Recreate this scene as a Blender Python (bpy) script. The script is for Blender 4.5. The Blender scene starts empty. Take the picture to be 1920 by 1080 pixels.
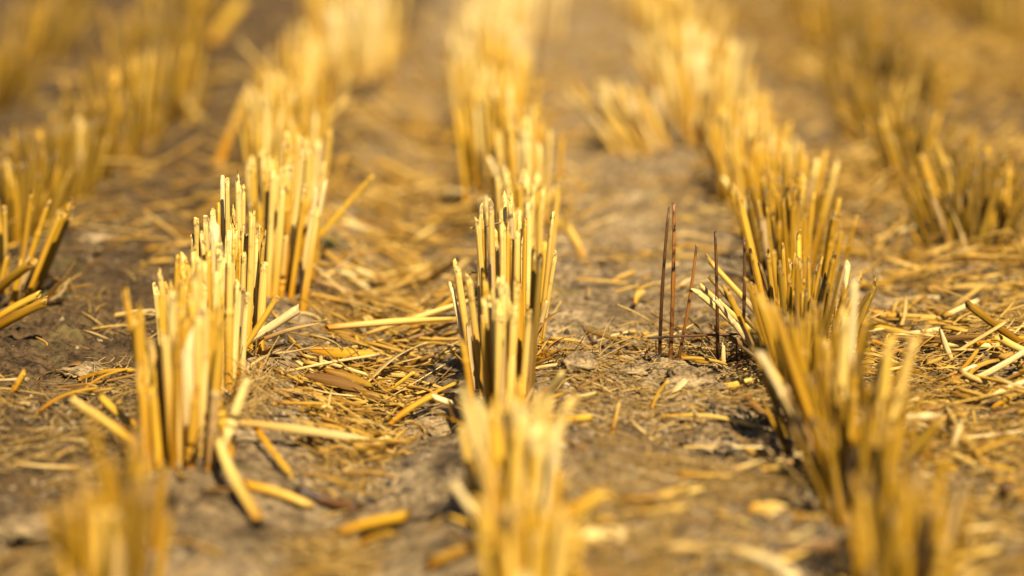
import bpy, math, random
import numpy as np
from mathutils import Vector

# ------------------------------------------------------------------ camera, sky, sun, exposure
scene = bpy.context.scene
C = scene.collection
FPX = 4533.0            # focal length in pixels of the 1920 wide picture (85 mm on a 36 mm sensor)
CAMH = 0.232
PITCH = math.atan((540 + 290) / FPX)

cam_d = bpy.data.cameras.new("camera")
cam_d.lens = 85.0
cam_d.sensor_width = 36.0
cam_d.clip_start = 0.02
cam_d.clip_end = 2000.0
cam = bpy.data.objects.new("camera", cam_d)
C.objects.link(cam)
cam.location = (0, 0, CAMH)
cam.rotation_euler = (math.pi / 2 - PITCH, 0, 0)
scene.camera = cam
cam_d.dof.use_dof = True
cam_d.dof.aperture_fstop = 4.8
cam_d.dof.aperture_blades = 9

SUN_EL, SUN_AZ = math.radians(46), math.radians(160)   # sun behind the camera, to its right (azimuth from +Y, clockwise)
world = bpy.data.worlds.new("World")
scene.world = world
world.use_nodes = True
wn = world.node_tree
bg = wn.nodes["Background"]
sky = wn.nodes.new("ShaderNodeTexSky")
sky.sky_type = 'NISHITA'
sky.sun_disc = False
sky.sun_elevation = SUN_EL
sky.sun_rotation = SUN_AZ
sky.dust_density = 0.4
sky.air_density = 0.8
sky.altitude = 1500
wn.links.new(sky.outputs[0], bg.inputs[0])
bg.inputs[1].default_value = 0.05

sun_d = bpy.data.lights.new("sun", 'SUN')
sun_d.energy = 5.0
sun_d.angle = math.radians(0.5)
sun_d.color = (1.0, 0.88, 0.66)
sun = bpy.data.objects.new("sun", sun_d)
C.objects.link(sun)
sdir = Vector((math.sin(SUN_AZ) * math.cos(SUN_EL), math.cos(SUN_AZ) * math.cos(SUN_EL), math.sin(SUN_EL)))
sun.rotation_euler = sdir.to_track_quat('Z', 'Y').to_euler()

scene.view_settings.view_transform = 'Standard'
scene.view_settings.look = 'None'
scene.view_settings.gamma = 1.0
scene.view_settings.exposure = 1.27
scene.cycles.use_denoising = True
scene.cycles.max_bounces = 6

# ------------------------------------------------------------------ helpers
rng = random.Random(11)
nrng = np.random.default_rng(5)
FW = np.array([0, math.cos(PITCH), -math.sin(PITCH)])
UP = np.array([0, math.sin(PITCH), math.cos(PITCH)])
RT = np.array([1.0, 0, 0])
CAM = np.array([0, 0, CAMH])


def ray(px, py):
    return FW + RT * ((px - 960) / FPX) + UP * ((540 - py) / FPX)


def plane_pt(px, py, z=0.0):
    d = ray(px, py)
    t = (z - CAMH) / d[2]
    return CAM + d * t


def _hash(ix, iy, seed):
    h = (ix * 374761393 + iy * 668265263 + seed * 974634777) & 0xffffffff
    h = ((h ^ (h >> 13)) * 1274126177) & 0xffffffff
    h = h ^ (h >> 16)
    return (h & 0xffff) / 65535.0


def vnoise(x, y, seed):
    fx, fy = np.floor(x), np.floor(y)
    ix, iy = fx.astype(np.int64), fy.astype(np.int64)
    u, v = x - fx, y - fy
    u = u * u * u * (u * (u * 6 - 15) + 10)
    v = v * v * v * (v * (v * 6 - 15) + 10)
    a, b = _hash(ix, iy, seed), _hash(ix + 1, iy, seed)
    c, d = _hash(ix, iy + 1, seed), _hash(ix + 1, iy + 1, seed)
    return (a * (1 - u) + b * u) * (1 - v) + (c * (1 - u) + d * u) * v - 0.5


ROWX = [-0.63, -0.505, -0.38, -0.253, -0.122, -0.004, 0.126, 0.262, 0.40, 0.53, 0.66]
FURROW = [0.006, 0.006, 0.006, 0.005, 0.018, 0.004, 0.007, 0.007, 0.006, 0.006]
HOLES = [(plane_pt(*p), r, d) for p, r, d in [
    ((722, 918), .006, .010), ((105, 700), .011, .012), ((28, 965), .012, .012), ((180, 690), .006, .005),
    ((1600, 965), .010, .010), ((1480, 850), .012, .004), ((850, 735), .009, .009), ((178, 440), .012, .010),
    ((850, 260), .03, .015), ((1540, 400), .02, .01), ((1690, 455), .02, .012), ((250, 700), .008, .006),
    ((1010, 745), .009, .008), ((455, 690), .010, .008), ((1230, 790), .006, .004), ((1060, 830), .006, .005),
    ((250, 950), .02, .008), ((310, 910), .014, .007), ((380, 430), .015, .009), ((330, 380), .02, .010)]]
MOUNDS = [(plane_pt(*p), r, d) for p, r, d in [
    ((1290, 745), .012, .003), ((1100, 700), .018, .006), ((1380, 760), .02, .003), ((1180, 690), .03, .004),
    ((680, 590), .02, .002), ((1270, 1000), .05, .006), ((1000, 850), .03, .004)]]


def gz(x, y, detail=True):
    x = np.atleast_1d(np.asarray(x, float))
    y = np.atleast_1d(np.asarray(y, float))
    xw = x + 0.012 * vnoise(x * 3 + 7, y * 4, 3)
    z = np.zeros_like(x)
    for i in range(len(ROWX) - 1):
        a, b = ROWX[i], ROWX[i + 1]
        t = np.clip((xw - a) / (b - a), 0, 1)
        z -= FURROW[i] * np.where((t > 0) & (t < 1), np.sin(math.pi * t) ** 1.3, 0)
    z += 0.009 * vnoise(x * 9, y * 7, 1) + 0.006 * vnoise(x * 24, y * 20, 2)
    if detail:
        rough = np.clip(0.75 + 1.6 * vnoise(x * 14, y * 11, 9), 0.12, 1.5)
        smooth_bank = np.exp(-((x + 0.03) / 0.022) ** 2) + np.exp(-((x + 0.098) / 0.012) ** 2)
        rough = rough * (1 - 0.75 * np.clip(smooth_bank, 0, 1))
        z += rough * (0.0045 * vnoise(x * 70, y * 64, 4) + 0.0032 * vnoise(x * 160, y * 150, 5)
                      + 0.0026 * vnoise(x * 340, y * 330, 6)) + 0.0010 * vnoise(x * 620, y * 600, 8)
        cz = np.abs(vnoise(x * 52 + .35 * vnoise(x * 150, y * 140, 41), y * 44, 42))
        c3 = np.abs(vnoise(x * 130, y * 115, 44))
        z -= rough * (0.0034 * np.clip(1 - cz / .07, 0, 1) ** 1.5 * np.clip(.5 + 2.5 * vnoise(x * 21, y * 17, 43), 0, 1) + 0.0022 * np.clip(1 - c3 / .08, 0, 1))
    for (c, r, d) in HOLES:
        z -= d * np.exp(-(((x - c[0]) / r) ** 2 + ((y - c[1]) / (r * 1.5)) ** 2) ** 1.5)
    for (c, r, d) in MOUNDS:
        z += d * np.exp(-(((x - c[0]) / r) ** 2 + ((y - c[1]) / (r * 1.2)) ** 2))
    return z


_T = np.linspace(0, 1, 500)


def on_ground(px, py, h=0.0):
    """the first point of the soil (raised by h) that this picture ray meets"""
    a, b = plane_pt(px, py, .03 + h), plane_pt(px, py, -.06 + h)
    P = a + (b - a) * _T[:, None]
    below = P[:, 2] <= gz(P[:, 0], P[:, 1]) + h
    k = int(np.argmax(below)) if below.any() else 250
    return P[k].copy()


def at_depth(px, py, yw):
    d = ray(px, py)
    return CAM + d * (yw / d[1])


# focus: the foot of the tall dark stems
fp = on_ground(1255, 684)
cam_d.dof.focus_distance = float(np.dot(fp - CAM, FW))


def obj(name, me, mat, parent=None, loc=None):
    o = bpy.data.objects.new(name, me)
    if me is not None and mat is not None and not me.materials:
        me.materials.append(mat)
    C.objects.link(o)
    if parent is not None:
        o.parent = parent
    if loc is not None:
        o.location = loc
    return o


def tag(o, label, cat, group=None):
    o['label'] = label
    o['category'] = cat
    if group:
        o['group'] = group
    return o


def frames(P):
    T = np.gradient(P, axis=0)
    T /= np.linalg.norm(T, axis=1)[:, None] + 1e-12
    ref = np.array([0.0, 1.0, 0.0]) if abs(T[0][1]) < 0.8 else np.array([0, 0, 1.0])
    N = np.zeros_like(P)
    n = ref - T[0] * np.dot(ref, T[0])
    n /= np.linalg.norm(n)
    for i in range(len(P)):
        n = n - T[i] * np.dot(n, T[i])
        n /= np.linalg.norm(n)
        N[i] = n
    B = np.cross(T, N)
    return T, N, B


def mesh_from(name, V, F, UV, smooth=True):
    me = bpy.data.meshes.new(name)
    me.from_pydata([tuple(v) for v in V], [], F)
    uvl = me.uv_layers.new(name="UVMap")
    lv = np.zeros(len(me.loops), dtype=np.int32)
    me.loops.foreach_get("vertex_index", lv)
    uvl.data.foreach_set("uv", np.asarray(UV, dtype=np.float32)[lv].ravel())
    if smooth:
        me.polygons.foreach_set("use_smooth", [True] * len(me.polygons))
    me.update()
    return me


def tube(P, R, sides=10, flat=1.0, open_end=True, open_start=False, slant=0.8, jag=0.4, name="stalk", wall=0.78, split=0.0):
    """one hollow straw along P, its cut ends slanted and ragged"""
    P = np.asarray(P, float)
    n = len(P)
    T, N, B = frames(P)
    ph = rng.uniform(0, 6.28)
    ridge = [1 + 0.05 * math.sin(3 * k + ph) + rng.uniform(-.04, .04) for k in range(sides)]
    rot = rng.uniform(0, 6.28)
    V, UV, F = [], [], []

    def ring(i, rs, off=0.0, rag=None, t=None):
        s = len(V)
        for k in range(sides + 1):
            kk = k % sides
            a = 2 * math.pi * kk / sides + rot
            o = off + (rag[kk] if rag is not None else 0)
            V.append(P[i] + (N[i] * math.cos(a) * flat + B[i] * math.sin(a)) * rs * ridge[kk] + T[i] * o)
            UV.append((k / sides, t if t is not None else i / (n - 1)))
        return s

    def band(a, b):
        for k in range(sides):
            F.append((a + k, a + k + 1, b + k + 1, b + k))

    def ragged(r):
        p = rng.uniform(0, 6.28)
        return [r * (slant * math.cos(2 * math.pi * k / sides + p) + rng.uniform(-jag, jag)
                     + (split * rng.choice([0, 0, 0, 1]) if split else 0)) for k in range(sides)]
    rings = []
    r0 = ragged(R[0]) if open_start else None
    r1 = ragged(R[-1]) if open_end else None
    for i in range(n):
        rg = r1 if (i == n - 1) else (r0 if i == 0 else None)
        rings.append(ring(i, R[i], 0, rg))
    for a, b in zip(rings[:-1], rings[1:]):
        band(a, b)

    def close(i, outer, rg, sgn):
        if rg is None:
            F.append(tuple(range(outer, outer + sides)))
            return
        a = ring(i, R[i] * wall, 0, rg, t=i / (n - 1))
        b = ring(i, R[i] * wall * 0.9, -sgn * R[i] * 5, None, t=i / (n - 1))
        band(outer, a)
        band(a, b)
        F.append(tuple(range(b, b + sides)))
    close(0, rings[0], r0, -1)
    close(n - 1, rings[-1], r1, 1)
    # weld the seam by merging is not needed: the seam ring shares positions
    return mesh_from(name, V, F, UV)


def ribbon(P, W, fold=0.35, twist=0.0, name="leaf_blade", th=0.00018, roll=None):
    """a dry leaf strip with a folded midrib and real thickness"""
    P = np.asarray(P, float)
    n = len(P)
    T, N, B = frames(P)
    V, UV, F = [], [], []
    tw0 = rng.uniform(0, 6.28) if roll is None else roll
    for i in range(n):
        a = tw0 + twist * i / (n - 1)
        b = B[i] * math.cos(a) + N[i] * math.sin(a)
        nn = -B[i] * math.sin(a) + N[i] * math.cos(a)
        w = W[i] / 2
        for s in (1, -1):
            for c in (-1, 0, 1):
                V.append(P[i] + b * w * c + nn * (fold * w * (abs(c) - 0.5) + s * th))
                UV.append(((c + 1) / 2, i / (n - 1)))
    for i in range(n - 1):
        a, b = i * 6, (i + 1) * 6
        for c in range(2):
            F.append((a + c, a + c + 1, b + c + 1, b + c))
            F.append((b + 3 + c, b + 4 + c, a + 4 + c, a + 3 + c))
        F.append((a, b, b + 3, a + 3))
        F.append((a + 5, b + 5, b + 2, a + 2))
    for e, o in ((0, 0), ((n - 1) * 6, 1)):
        for c in range(2):
            F.append((e + c, e + 3 + c, e + 4 + c, e + c + 1))
    return mesh_from(name, V, F, UV)


def sheath(P, R, t0, t1, span, name="leaf_sheath", peel=0.0):
    """a leaf sheath wrapped part of the way round a straw"""
    P = np.asarray(P, float)
    n = len(P)
    T, N, B = frames(P)
    i0, i1 = int(t0 * (n - 1)), max(int(t0 * (n - 1)) + 3, int(t1 * (n - 1)))
    i1 = min(i1, n - 1)
    a0 = rng.uniform(0, 6.28)
    K = 7
    V, UV, F = [], [], []
    for i in range(i0, i1 + 1):
        s = (i - i0) / max(1, i1 - i0)
        sp = span * (1 - 0.55 * s ** 2)
        for k in range(K):
            a = a0 + sp * (k / (K - 1) - 0.5)
            out = 1.13 + peel * max(0, s - 0.5) * 3 * abs(k / (K - 1) - 0.3) + 0.03 * math.sin(5 * k + i)
            rag = (rng.uniform(-1, 1) * R[i] * 1.6) if i == i1 else 0
            V.append(P[i] + (N[i] * math.cos(a) + B[i] * math.sin(a)) * R[i] * out + T[i] * rag)
            UV.append((k / (K - 1) * 0.6, s))
    m = i1 - i0 + 1
    for i in range(m - 1):
        for k in range(K - 1):
            a = i * K + k
            F.append((a, a + 1, a + K + 1, a + K))
    return mesh_from(name, V, F, UV)


# ------------------------------------------------------------------ materials
def nd(nt, t, **kw):
    n = nt.nodes.new(t)
    for k, v in kw.items():
        setattr(n, k, v)
    return n


def ramp(nt, stops, src):
    r = nd(nt, "ShaderNodeValToRGB")
    e = r.color_ramp.elements
    e[0].position, e[0].color = stops[0][0], (*stops[0][1], 1)
    e[1].position, e[1].color = stops[-1][0], (*stops[-1][1], 1)
    for p, c in stops[1:-1]:
        q = e.new(p)
        q.color = (*c, 1)
    nt.links.new(src, r.inputs[0])
    return r.outputs[0]


def mix(nt, fac, a, b, mode='MIX'):
    m = nd(nt, "ShaderNodeMix", data_type='RGBA', blend_type=mode)
    for s, v in ((0, fac), (6, a), (7, b)):
        if isinstance(v, (int, float)):
            m.inputs[s].default_value = v
        elif isinstance(v, tuple):
            m.inputs[s].default_value = (*v, 1)
        else:
            nt.links.new(v, m.inputs[s])
    return m.outputs[2]


def straw_mat(name, tones, tip, base, streak=0.8, island=False, rough=0.42, spots=0.5, transl=0.0, spotcol=(0.13, 0.07, 0.025), spotlo=.62):
    m = bpy.data.materials.new(name)
    m.use_nodes = True
    nt = m.node_tree
    L = nt.links.new
    bs = nt.nodes["Principled BSDF"]
    if island:
        rnd = nd(nt, "ShaderNodeNewGeometry").outputs['Random Per Island']
    else:
        rnd = nd(nt, "ShaderNodeObjectInfo").outputs['Random']
    uv = nd(nt, "ShaderNodeUVMap")
    sep = nd(nt, "ShaderNodeSeparateXYZ")
    L(uv.outputs[0], sep.inputs[0])
    tones = [(p, tuple(v * .82 for v in c)) for p, c in tones]
    tip, base = tuple(v * .82 for v in tip), tuple(v * .78 for v in base)
    col = ramp(nt, tones, rnd)
    # fibres run along the straw
    cmb = nd(nt, "ShaderNodeCombineXYZ")
    mx = nd(nt, "ShaderNodeMath", operation='MULTIPLY'); mx.inputs[1].default_value = 20.0
    my = nd(nt, "ShaderNodeMath", operation='MULTIPLY'); my.inputs[1].default_value = 1.6
    mr = nd(nt, "ShaderNodeMath", operation='MULTIPLY'); mr.inputs[1].default_value = 83.0
    L(sep.outputs[0], mx.inputs[0]); L(sep.outputs[1], my.inputs[0]); L(rnd, mr.inputs[0])
    L(mx.outputs[0], cmb.inputs[0]); L(my.outputs[0], cmb.inputs[1]); L(mr.outputs[0], cmb.inputs[2])
    fib = nd(nt, "ShaderNodeTexNoise"); fib.inputs['Scale'].default_value = 1.0; fib.inputs['Detail'].default_value = 4
    L(cmb.outputs[0], fib.inputs['Vector'])
    f1 = ramp(nt, [(0.3, (0, 0, 0)), (0.7, (1, 1, 1))], fib.outputs[0])
    col = mix(nt, 0.0, col, col)
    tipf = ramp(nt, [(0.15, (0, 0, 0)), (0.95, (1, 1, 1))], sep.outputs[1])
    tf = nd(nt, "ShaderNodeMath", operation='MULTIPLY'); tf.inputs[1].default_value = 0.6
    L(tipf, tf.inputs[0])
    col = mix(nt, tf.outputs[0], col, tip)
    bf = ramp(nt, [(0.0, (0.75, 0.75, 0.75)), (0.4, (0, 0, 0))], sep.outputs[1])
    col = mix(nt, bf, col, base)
    dark = mix(nt, streak, (1, 1, 1), (0.50, 0.34, 0.16))
    mm = mix(nt, f1, dark, (1.08, 1.05, 1.0))
    col = mix(nt, 1.0, col, mm, 'MULTIPLY')
    # weather stains
    tc = nd(nt, "ShaderNodeTexCoord")
    st = nd(nt, "ShaderNodeTexNoise"); st.inputs['Scale'].default_value = 190.0; st.inputs['Detail'].default_value = 5
    L(tc.outputs['Object'], st.inputs['Vector'])
    sf = ramp(nt, [(spotlo, (0, 0, 0)), (spotlo + .12, (1, 1, 1))], st.outputs[0])
    sm = nd(nt, "ShaderNodeMath", operation='MULTIPLY'); sm.inputs[1].default_value = spots
    L(sf, sm.inputs[0])
    col = mix(nt, sm.outputs[0], col, spotcol)
    # the cut ends weather black in places
    ch = ramp(nt, [(0.90, (0, 0, 0)), (0.985, (1, 1, 1))], sep.outputs[1])
    cn = nd(nt, "ShaderNodeTexNoise"); cn.inputs['Scale'].default_value = 420.0; cn.inputs['Detail'].default_value = 4
    L(tc.outputs['Object'], cn.inputs['Vector'])
    cr = ramp(nt, [(0.47, (0, 0, 0)), (0.60, (1, 1, 1))], cn.outputs[0])
    cm = nd(nt, "ShaderNodeMath", operation='MULTIPLY'); L(ch, cm.inputs[0]); L(cr, cm.inputs[1])
    c2 = nd(nt, "ShaderNodeMath", operation='MULTIPLY'); L(cm.outputs[0], c2.inputs[0]); c2.inputs[1].default_value = min(.95, spots * 1.5)
    col = mix(nt, c2.outputs[0], col, (.035, .02, .01))
    L(col, bs.inputs['Base Color'])
    bs.inputs['Roughness'].default_value = rough
    bs.inputs['Specular IOR Level'].default_value = 0.22
    bmp = nd(nt, "ShaderNodeBump"); bmp.inputs['Strength'].default_value = 0.5; bmp.inputs['Distance'].default_value = 0.0004
    L(fib.outputs[0], bmp.inputs['Height'])
    L(bmp.outputs[0], bs.inputs['Normal'])
    if transl > 0:
        tr = nd(nt, "ShaderNodeBsdfTranslucent")
        L(col, tr.inputs[0])
        ms = nd(nt, "ShaderNodeMixShader"); ms.inputs[0].default_value = transl
        L(bs.outputs[0], ms.inputs[1]); L(tr.outputs[0], ms.inputs[2])
        L(ms.outputs[0], nt.nodes["Material Output"].inputs[0])
    return m


M = {}
M['pale'] = straw_mat('straw_pale', [(0, (.58, .285, .011)), (.25, (.69, .40, .032)), (.6, (.79, .54, .095)), (1, (.87, .70, .28))], (.88, .69, .24), (.63, .29, .009), transl=.12)
M['gold'] = straw_mat('straw_gold', [(0, (.44, .19, .004)), (.4, (.58, .30, .010)), (.75, (.68, .40, .03)), (1, (.78, .56, .17))], (.72, .47, .06), (.50, .20, .004), transl=.12)
M['amber'] = straw_mat('straw_amber', [(0, (.24, .115, .003)), (.4, (.40, .21, .005)), (.8, (.52, .29, .010)), (1, (.60, .41, .11))], (.52, .31, .025), (.32, .14, .003), transl=.12, spots=.7)
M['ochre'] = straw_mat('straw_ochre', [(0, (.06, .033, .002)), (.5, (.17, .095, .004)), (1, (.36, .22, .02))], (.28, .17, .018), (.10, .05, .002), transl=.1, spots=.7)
M['olive'] = straw_mat('straw_olive', [(0, (.14, .08, .01)), (.5, (.32, .19, .015)), (1, (.45, .27, .03))], (.36, .24, .04), (.23, .12, .008), spots=.9)
M['white'] = straw_mat('straw_bleached', [(0, (.74, .52, .16)), (1, (.86, .70, .34))], (.90, .74, .38), (.68, .40, .06), transl=.1, spots=.3)
M['brown'] = straw_mat('straw_brown', [(0, (.14, .065, .012)), (1, (.32, .17, .035))], (.32, .19, .06), (.16, .075, .01), spots=.8)
M['dark'] = straw_mat('stem_dark', [(0, (.035, .015, .007)), (1, (.10, .042, .012))], (.20, .10, .03), (.03, .014, .009), spots=1.0, spotcol=(.014, .008, .005), spotlo=.52, rough=.38)
M['rust'] = straw_mat('stem_rust', [(0, (.17, .065, .012)), (1, (.26, .10, .015))], (.46, .22, .06), (.07, .03, .012), spots=1.0, spotcol=(.018, .009, .005), spotlo=.50, rough=.38)
M['sheath'] = straw_mat('leaf_sheath', [(0, (.40, .22, .05)), (.5, (.60, .40, .14)), (1, (.72, .56, .30))], (.70, .53, .26), (.45, .22, .04), transl=.25, rough=.6)
M['litter'] = straw_mat('litter_straw', [(0, (.06, .03, .007)), (.2, (.26, .13, .012)), (.5, (.47, .27, .03)), (.8, (.64, .42, .08)), (1, (.76, .58, .24))], (.58, .37, .08), (.40, .22, .02), island=True, rough=.5, transl=.06, spots=.5)
M['chaff'] = straw_mat('chaff', [(0, (.05, .028, .01)), (.3, (.22, .125, .025)), (.7, (.50, .33, .09)), (1, (.72, .56, .28))], (.48, .32, .09), (.34, .20, .04), island=True, rough=.6, spots=.4)


def soil_mat():
    m = bpy.data.materials.new('dry_soil')
    m.use_nodes = True
    nt = m.node_tree
    L = nt.links.new
    bs = nt.nodes["Principled BSDF"]
    tc = nd(nt, "ShaderNodeTexCoord").outputs['Object']

    def noise(sc, det=6, rough=.6):
        n = nd(nt, "ShaderNodeTexNoise")
        n.inputs['Scale'].default_value = sc
        n.inputs['Detail'].default_value = det
        n.inputs['Roughness'].default_value = rough
        L(tc, n.inputs['Vector'])
        return n.outputs[0]
    big, mid, fine, grain = noise(9), noise(48, 8, .65), noise(260, 6, .7), noise(1100, 3, .6)
    col = ramp(nt, [(.32, (.075, .050, .027)), (.5, (.225, .152, .070)), (.68, (.330, .238, .120))], big)
    c2 = ramp(nt, [(.40, (.040, .025, .012)), (.50, (.215, .148, .072)), (.66, (.345, .255, .135))], mid)
    col = mix(nt, .55, col, c2)
    c3 = ramp(nt, [(.40, (.16, .13, .09)), (.49, (1, 1, 1)), (.68, (1.6, 1.5, 1.35))], fine)
    col = mix(nt, .8, col, c3, 'MULTIPLY')
    c4 = ramp(nt, [(.30, (.55, .5, .45)), (.5, (1, 1, 1)), (.75, (1.4, 1.35, 1.25))], grain)
    col = mix(nt, .7, col, c4, 'MULTIPLY')
    # darker earth left of the left row, deepened by vignette put into the colour
    sx = nd(nt, "ShaderNodeSeparateXYZ"); L(tc, sx.inputs[0])
    ad = nd(nt, "ShaderNodeMath", operation='MULTIPLY_ADD'); L(big, ad.inputs[0]); ad.inputs[1].default_value = .14; L(sx.outputs[0], ad.inputs[2])
    mr = nd(nt, "ShaderNodeMapRange"); L(ad.outputs[0], mr.inputs[0])
    mr.inputs[1].default_value = -.07; mr.inputs[2].default_value = -.03; mr.inputs[3].default_value = .9; mr.inputs[4].default_value = 0.0
    col = mix(nt, mr.outputs[0], col, mix(nt, 1.0, col, (.27, .22, .165), 'MULTIPLY'))
    m2 = nd(nt, "ShaderNodeMapRange"); L(ad.outputs[0], m2.inputs[0])  # far right ground darkened likewise, partly as painted vignette
    m2.inputs[1].default_value = .27; m2.inputs[2].default_value = .40; m2.inputs[3].default_value = 0.0; m2.inputs[4].default_value = .8
    col = mix(nt, m2.outputs[0], col, mix(nt, 1.0, col, (.36, .30, .24), 'MULTIPLY'))
    moss = ramp(nt, [(.60, (0, 0, 0)), (.72, (.6, .6, .6))], noise(17, 5))
    col = mix(nt, moss, col, (.16, .13, .03))
    L(col, bs.inputs['Base Color'])
    bs.inputs['Roughness'].default_value = .92
    bs.inputs['Specular IOR Level'].default_value = .15
    b1 = nd(nt, "ShaderNodeBump"); b1.inputs['Strength'].default_value = 1.0; b1.inputs['Distance'].default_value = .0016
    L(fine, b1.inputs['Height'])
    b2 = nd(nt, "ShaderNodeBump"); b2.inputs['Strength'].default_value = .7; b2.inputs['Distance'].default_value = .0006
    L(grain, b2.inputs['Height']); L(b1.outputs[0], b2.inputs['Normal'])
    L(b2.outputs[0], bs.inputs['Normal'])
    return m


M['soil'] = soil_mat()


def crumb_mat():
    m = bpy.data.materials.new('soil_crumb')
    m.use_nodes = True
    nt = m.node_tree
    bs = nt.nodes["Principled BSDF"]
    col = ramp(nt, [(0, (.022, .014, .007)), (.4, (.09, .060, .030)), (.8, (.20, .138, .068)), (1, (.30, .215, .11))], nd(nt, "ShaderNodeNewGeometry").outputs['Random Per Island'])
    nt.links.new(col, bs.inputs['Base Color'])
    bs.inputs['Roughness'].default_value = .9
    return m


M['crumb'] = crumb_mat()


def plain(name, c, rough=.7):
    m = bpy.data.materials.new(name)
    m.use_nodes = True
    nt = m.node_tree
    bs = nt.nodes["Principled BSDF"]
    n = nd(nt, "ShaderNodeTexNoise"); n.inputs['Scale'].default_value = 300
    tc = nd(nt, "ShaderNodeTexCoord"); nt.links.new(tc.outputs['Object'], n.inputs['Vector'])
    col = ramp(nt, [(.3, tuple(x * .5 for x in c)), (.7, tuple(min(1, x * 1.4) for x in c))], n.outputs[0])
    nt.links.new(col, bs.inputs['Base Color'])
    bs.inputs['Roughness'].default_value = rough
    return m


M['green'] = plain('weed_green', (.05, .055, .006))

# ------------------------------------------------------------------ ground
def build_ground():
    ys = [-60, -15, -4, -1.2, -.4, 0, .2, .35]
    y = .45
    while y < 5.2:
        ys.append(y); y *= 1.0024
    while y < 900:
        ys.append(y); y *= 1.12
    ys = np.array(ys)
    inner = np.linspace(-1.25, 1.25, 620)
    outer = np.array([1.28, 1.33, 1.42, 1.6, 1.9, 2.4, 3.2, 5, 9, 20, 60])
    s = np.concatenate([-outer[::-1], inner, outer])
    Y, S = np.meshgrid(ys, s, indexing='ij')
    X = S * (0.24 * np.maximum(np.abs(Y), .4) + .06)
    Z = gz(X.ravel(), Y.ravel()).reshape(X.shape)
    nr, nc = X.shape
    V = np.stack([X, Y, Z], -1).reshape(-1, 3).astype(np.float32)
    idx = np.arange(nr * nc).reshape(nr, nc)
    F = np.stack([idx[:-1, :-1], idx[:-1, 1:], idx[1:, 1:], idx[1:, :-1]], -1).reshape(-1, 4)
    me = bpy.data.meshes.new('ground')
    me.vertices.add(len(V)); me.vertices.foreach_set('co', V.ravel())
    me.loops.add(F.size); me.loops.foreach_set('vertex_index', F.ravel().astype(np.int32))
    me.polygons.add(len(F)); me.polygons.foreach_set('loop_start', np.arange(0, F.size, 4, dtype=np.int32))
    me.polygons.foreach_set('use_smooth', np.ones(len(F), dtype=bool))
    me.update(calc_edges=True)
    o = obj('ground', me, M['soil'])
    o['kind'] = 'structure'
    o['label'] = 'dry tan crumbly soil with shallow furrows between the stubble rows'
    return o


build_ground()

# ------------------------------------------------------------------ stubble clumps
def curve(p0, p1, n, bend, kink=0.0):
    p0, p1 = np.asarray(p0, float), np.asarray(p1, float)
    d = p1 - p0
    L = np.linalg.norm(d)
    side = np.cross(d, np.array([rng.uniform(-1, 1), rng.uniform(-1, 1), rng.uniform(-1, 1)]))
    side /= np.linalg.norm(side) + 1e-9
    t = np.linspace(0, 1, n)
    P = p0 + d * t[:, None] + side * (bend * L * np.sin(math.pi * t) * (1 + kink * t))[:, None]
    return P


def stalk(parent, base, top, r, mat, node=None, with_sheath=None, bend=.012, lod=1.0, jag=.5, slant=.9, split=0.0):
    base, top = np.asarray(base, float), np.asarray(top, float)
    d = top - base
    L = np.linalg.norm(d)
    base = base - d / L * .006
    o0 = np.array(parent.location)
    n = 13 if lod > .6 else 7
    P = curve(base, top, n, rng.uniform(-bend, bend)) - base
    t = np.linspace(0, 1, n)
    R = r * (1.06 - .12 * t) * (1 + np.array([rng.uniform(-.02, .02) for _ in t]))
    if node is None and rng.random() < .25:
        node = rng.uniform(.25, .8)
    if node and lod > .6:
        i = int(node * (n - 1))
        # ring of the node: squeeze two extra rings in
        pn = P[i] * .5 + P[min(i + 1, n - 1)] * .5
        tg = (P[min(i + 1, n - 1)] - P[i]); tg /= np.linalg.norm(tg)
        ins = np.array([pn - tg * r * .9, pn - tg * r * .35, pn + tg * r * .35, pn + tg * r * .9])
        P = np.concatenate([P[:i + 1], ins, P[i + 1:]])
        R = np.concatenate([R[:i + 1], [r * .97, r * 1.2, r * 1.2, r * .97], R[i + 1:]])
    if not split and rng.random() < .3:
        split = rng.uniform(.8, 3.0)
    if rng.random() < .12:
        R[-3:] = R[-3:] * np.array([1.0, .92, .72])
    me = tube(P, R, sides=10 if lod > .6 else 7, flat=rng.uniform(.62, 1.0), slant=slant * rng.uniform(.3, 3.0), jag=jag * rng.choice([.2, .3, .5, 1.3]), split=split)
    s = obj('stalk', me, mat, parent, base - o0)
    if with_sheath is None:
        with_sheath = rng.random() < (.45 if lod > .6 else .15)
    if with_sheath and len(P) > 6:
        t1 = rng.uniform(.35, .97)
        sm = sheath(P, R, rng.choice([0.05, .1, .3]) if t1 > .5 else .05, t1, rng.uniform(2.6, 4.6), peel=rng.choice([0, 0, .5, 1.2]))
        obj('leaf_sheath', sm, M['sheath'] if rng.random() < .6 else mat, s)
    return s


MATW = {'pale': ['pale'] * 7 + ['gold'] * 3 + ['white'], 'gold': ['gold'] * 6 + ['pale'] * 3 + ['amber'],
        'amber': ['amber'] * 6 + ['gold'] * 2 + ['olive', 'ochre', 'pale'], 'vignette': ['ochre'] * 9 + ['amber'] * 2 + ['olive', 'gold'],  # last mix darkens outer rows and corners, vignette put into straw colour
        'ripe': ['gold'] * 1 + ['amber'] * 6 + ['ochre'] * 4, 'cream': ['pale'] * 6 + ['white'] * 4 + ['gold']}  # ripe is amber partly darkened as vignette, cream paints its bright centre
LANDMARK = []


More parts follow.
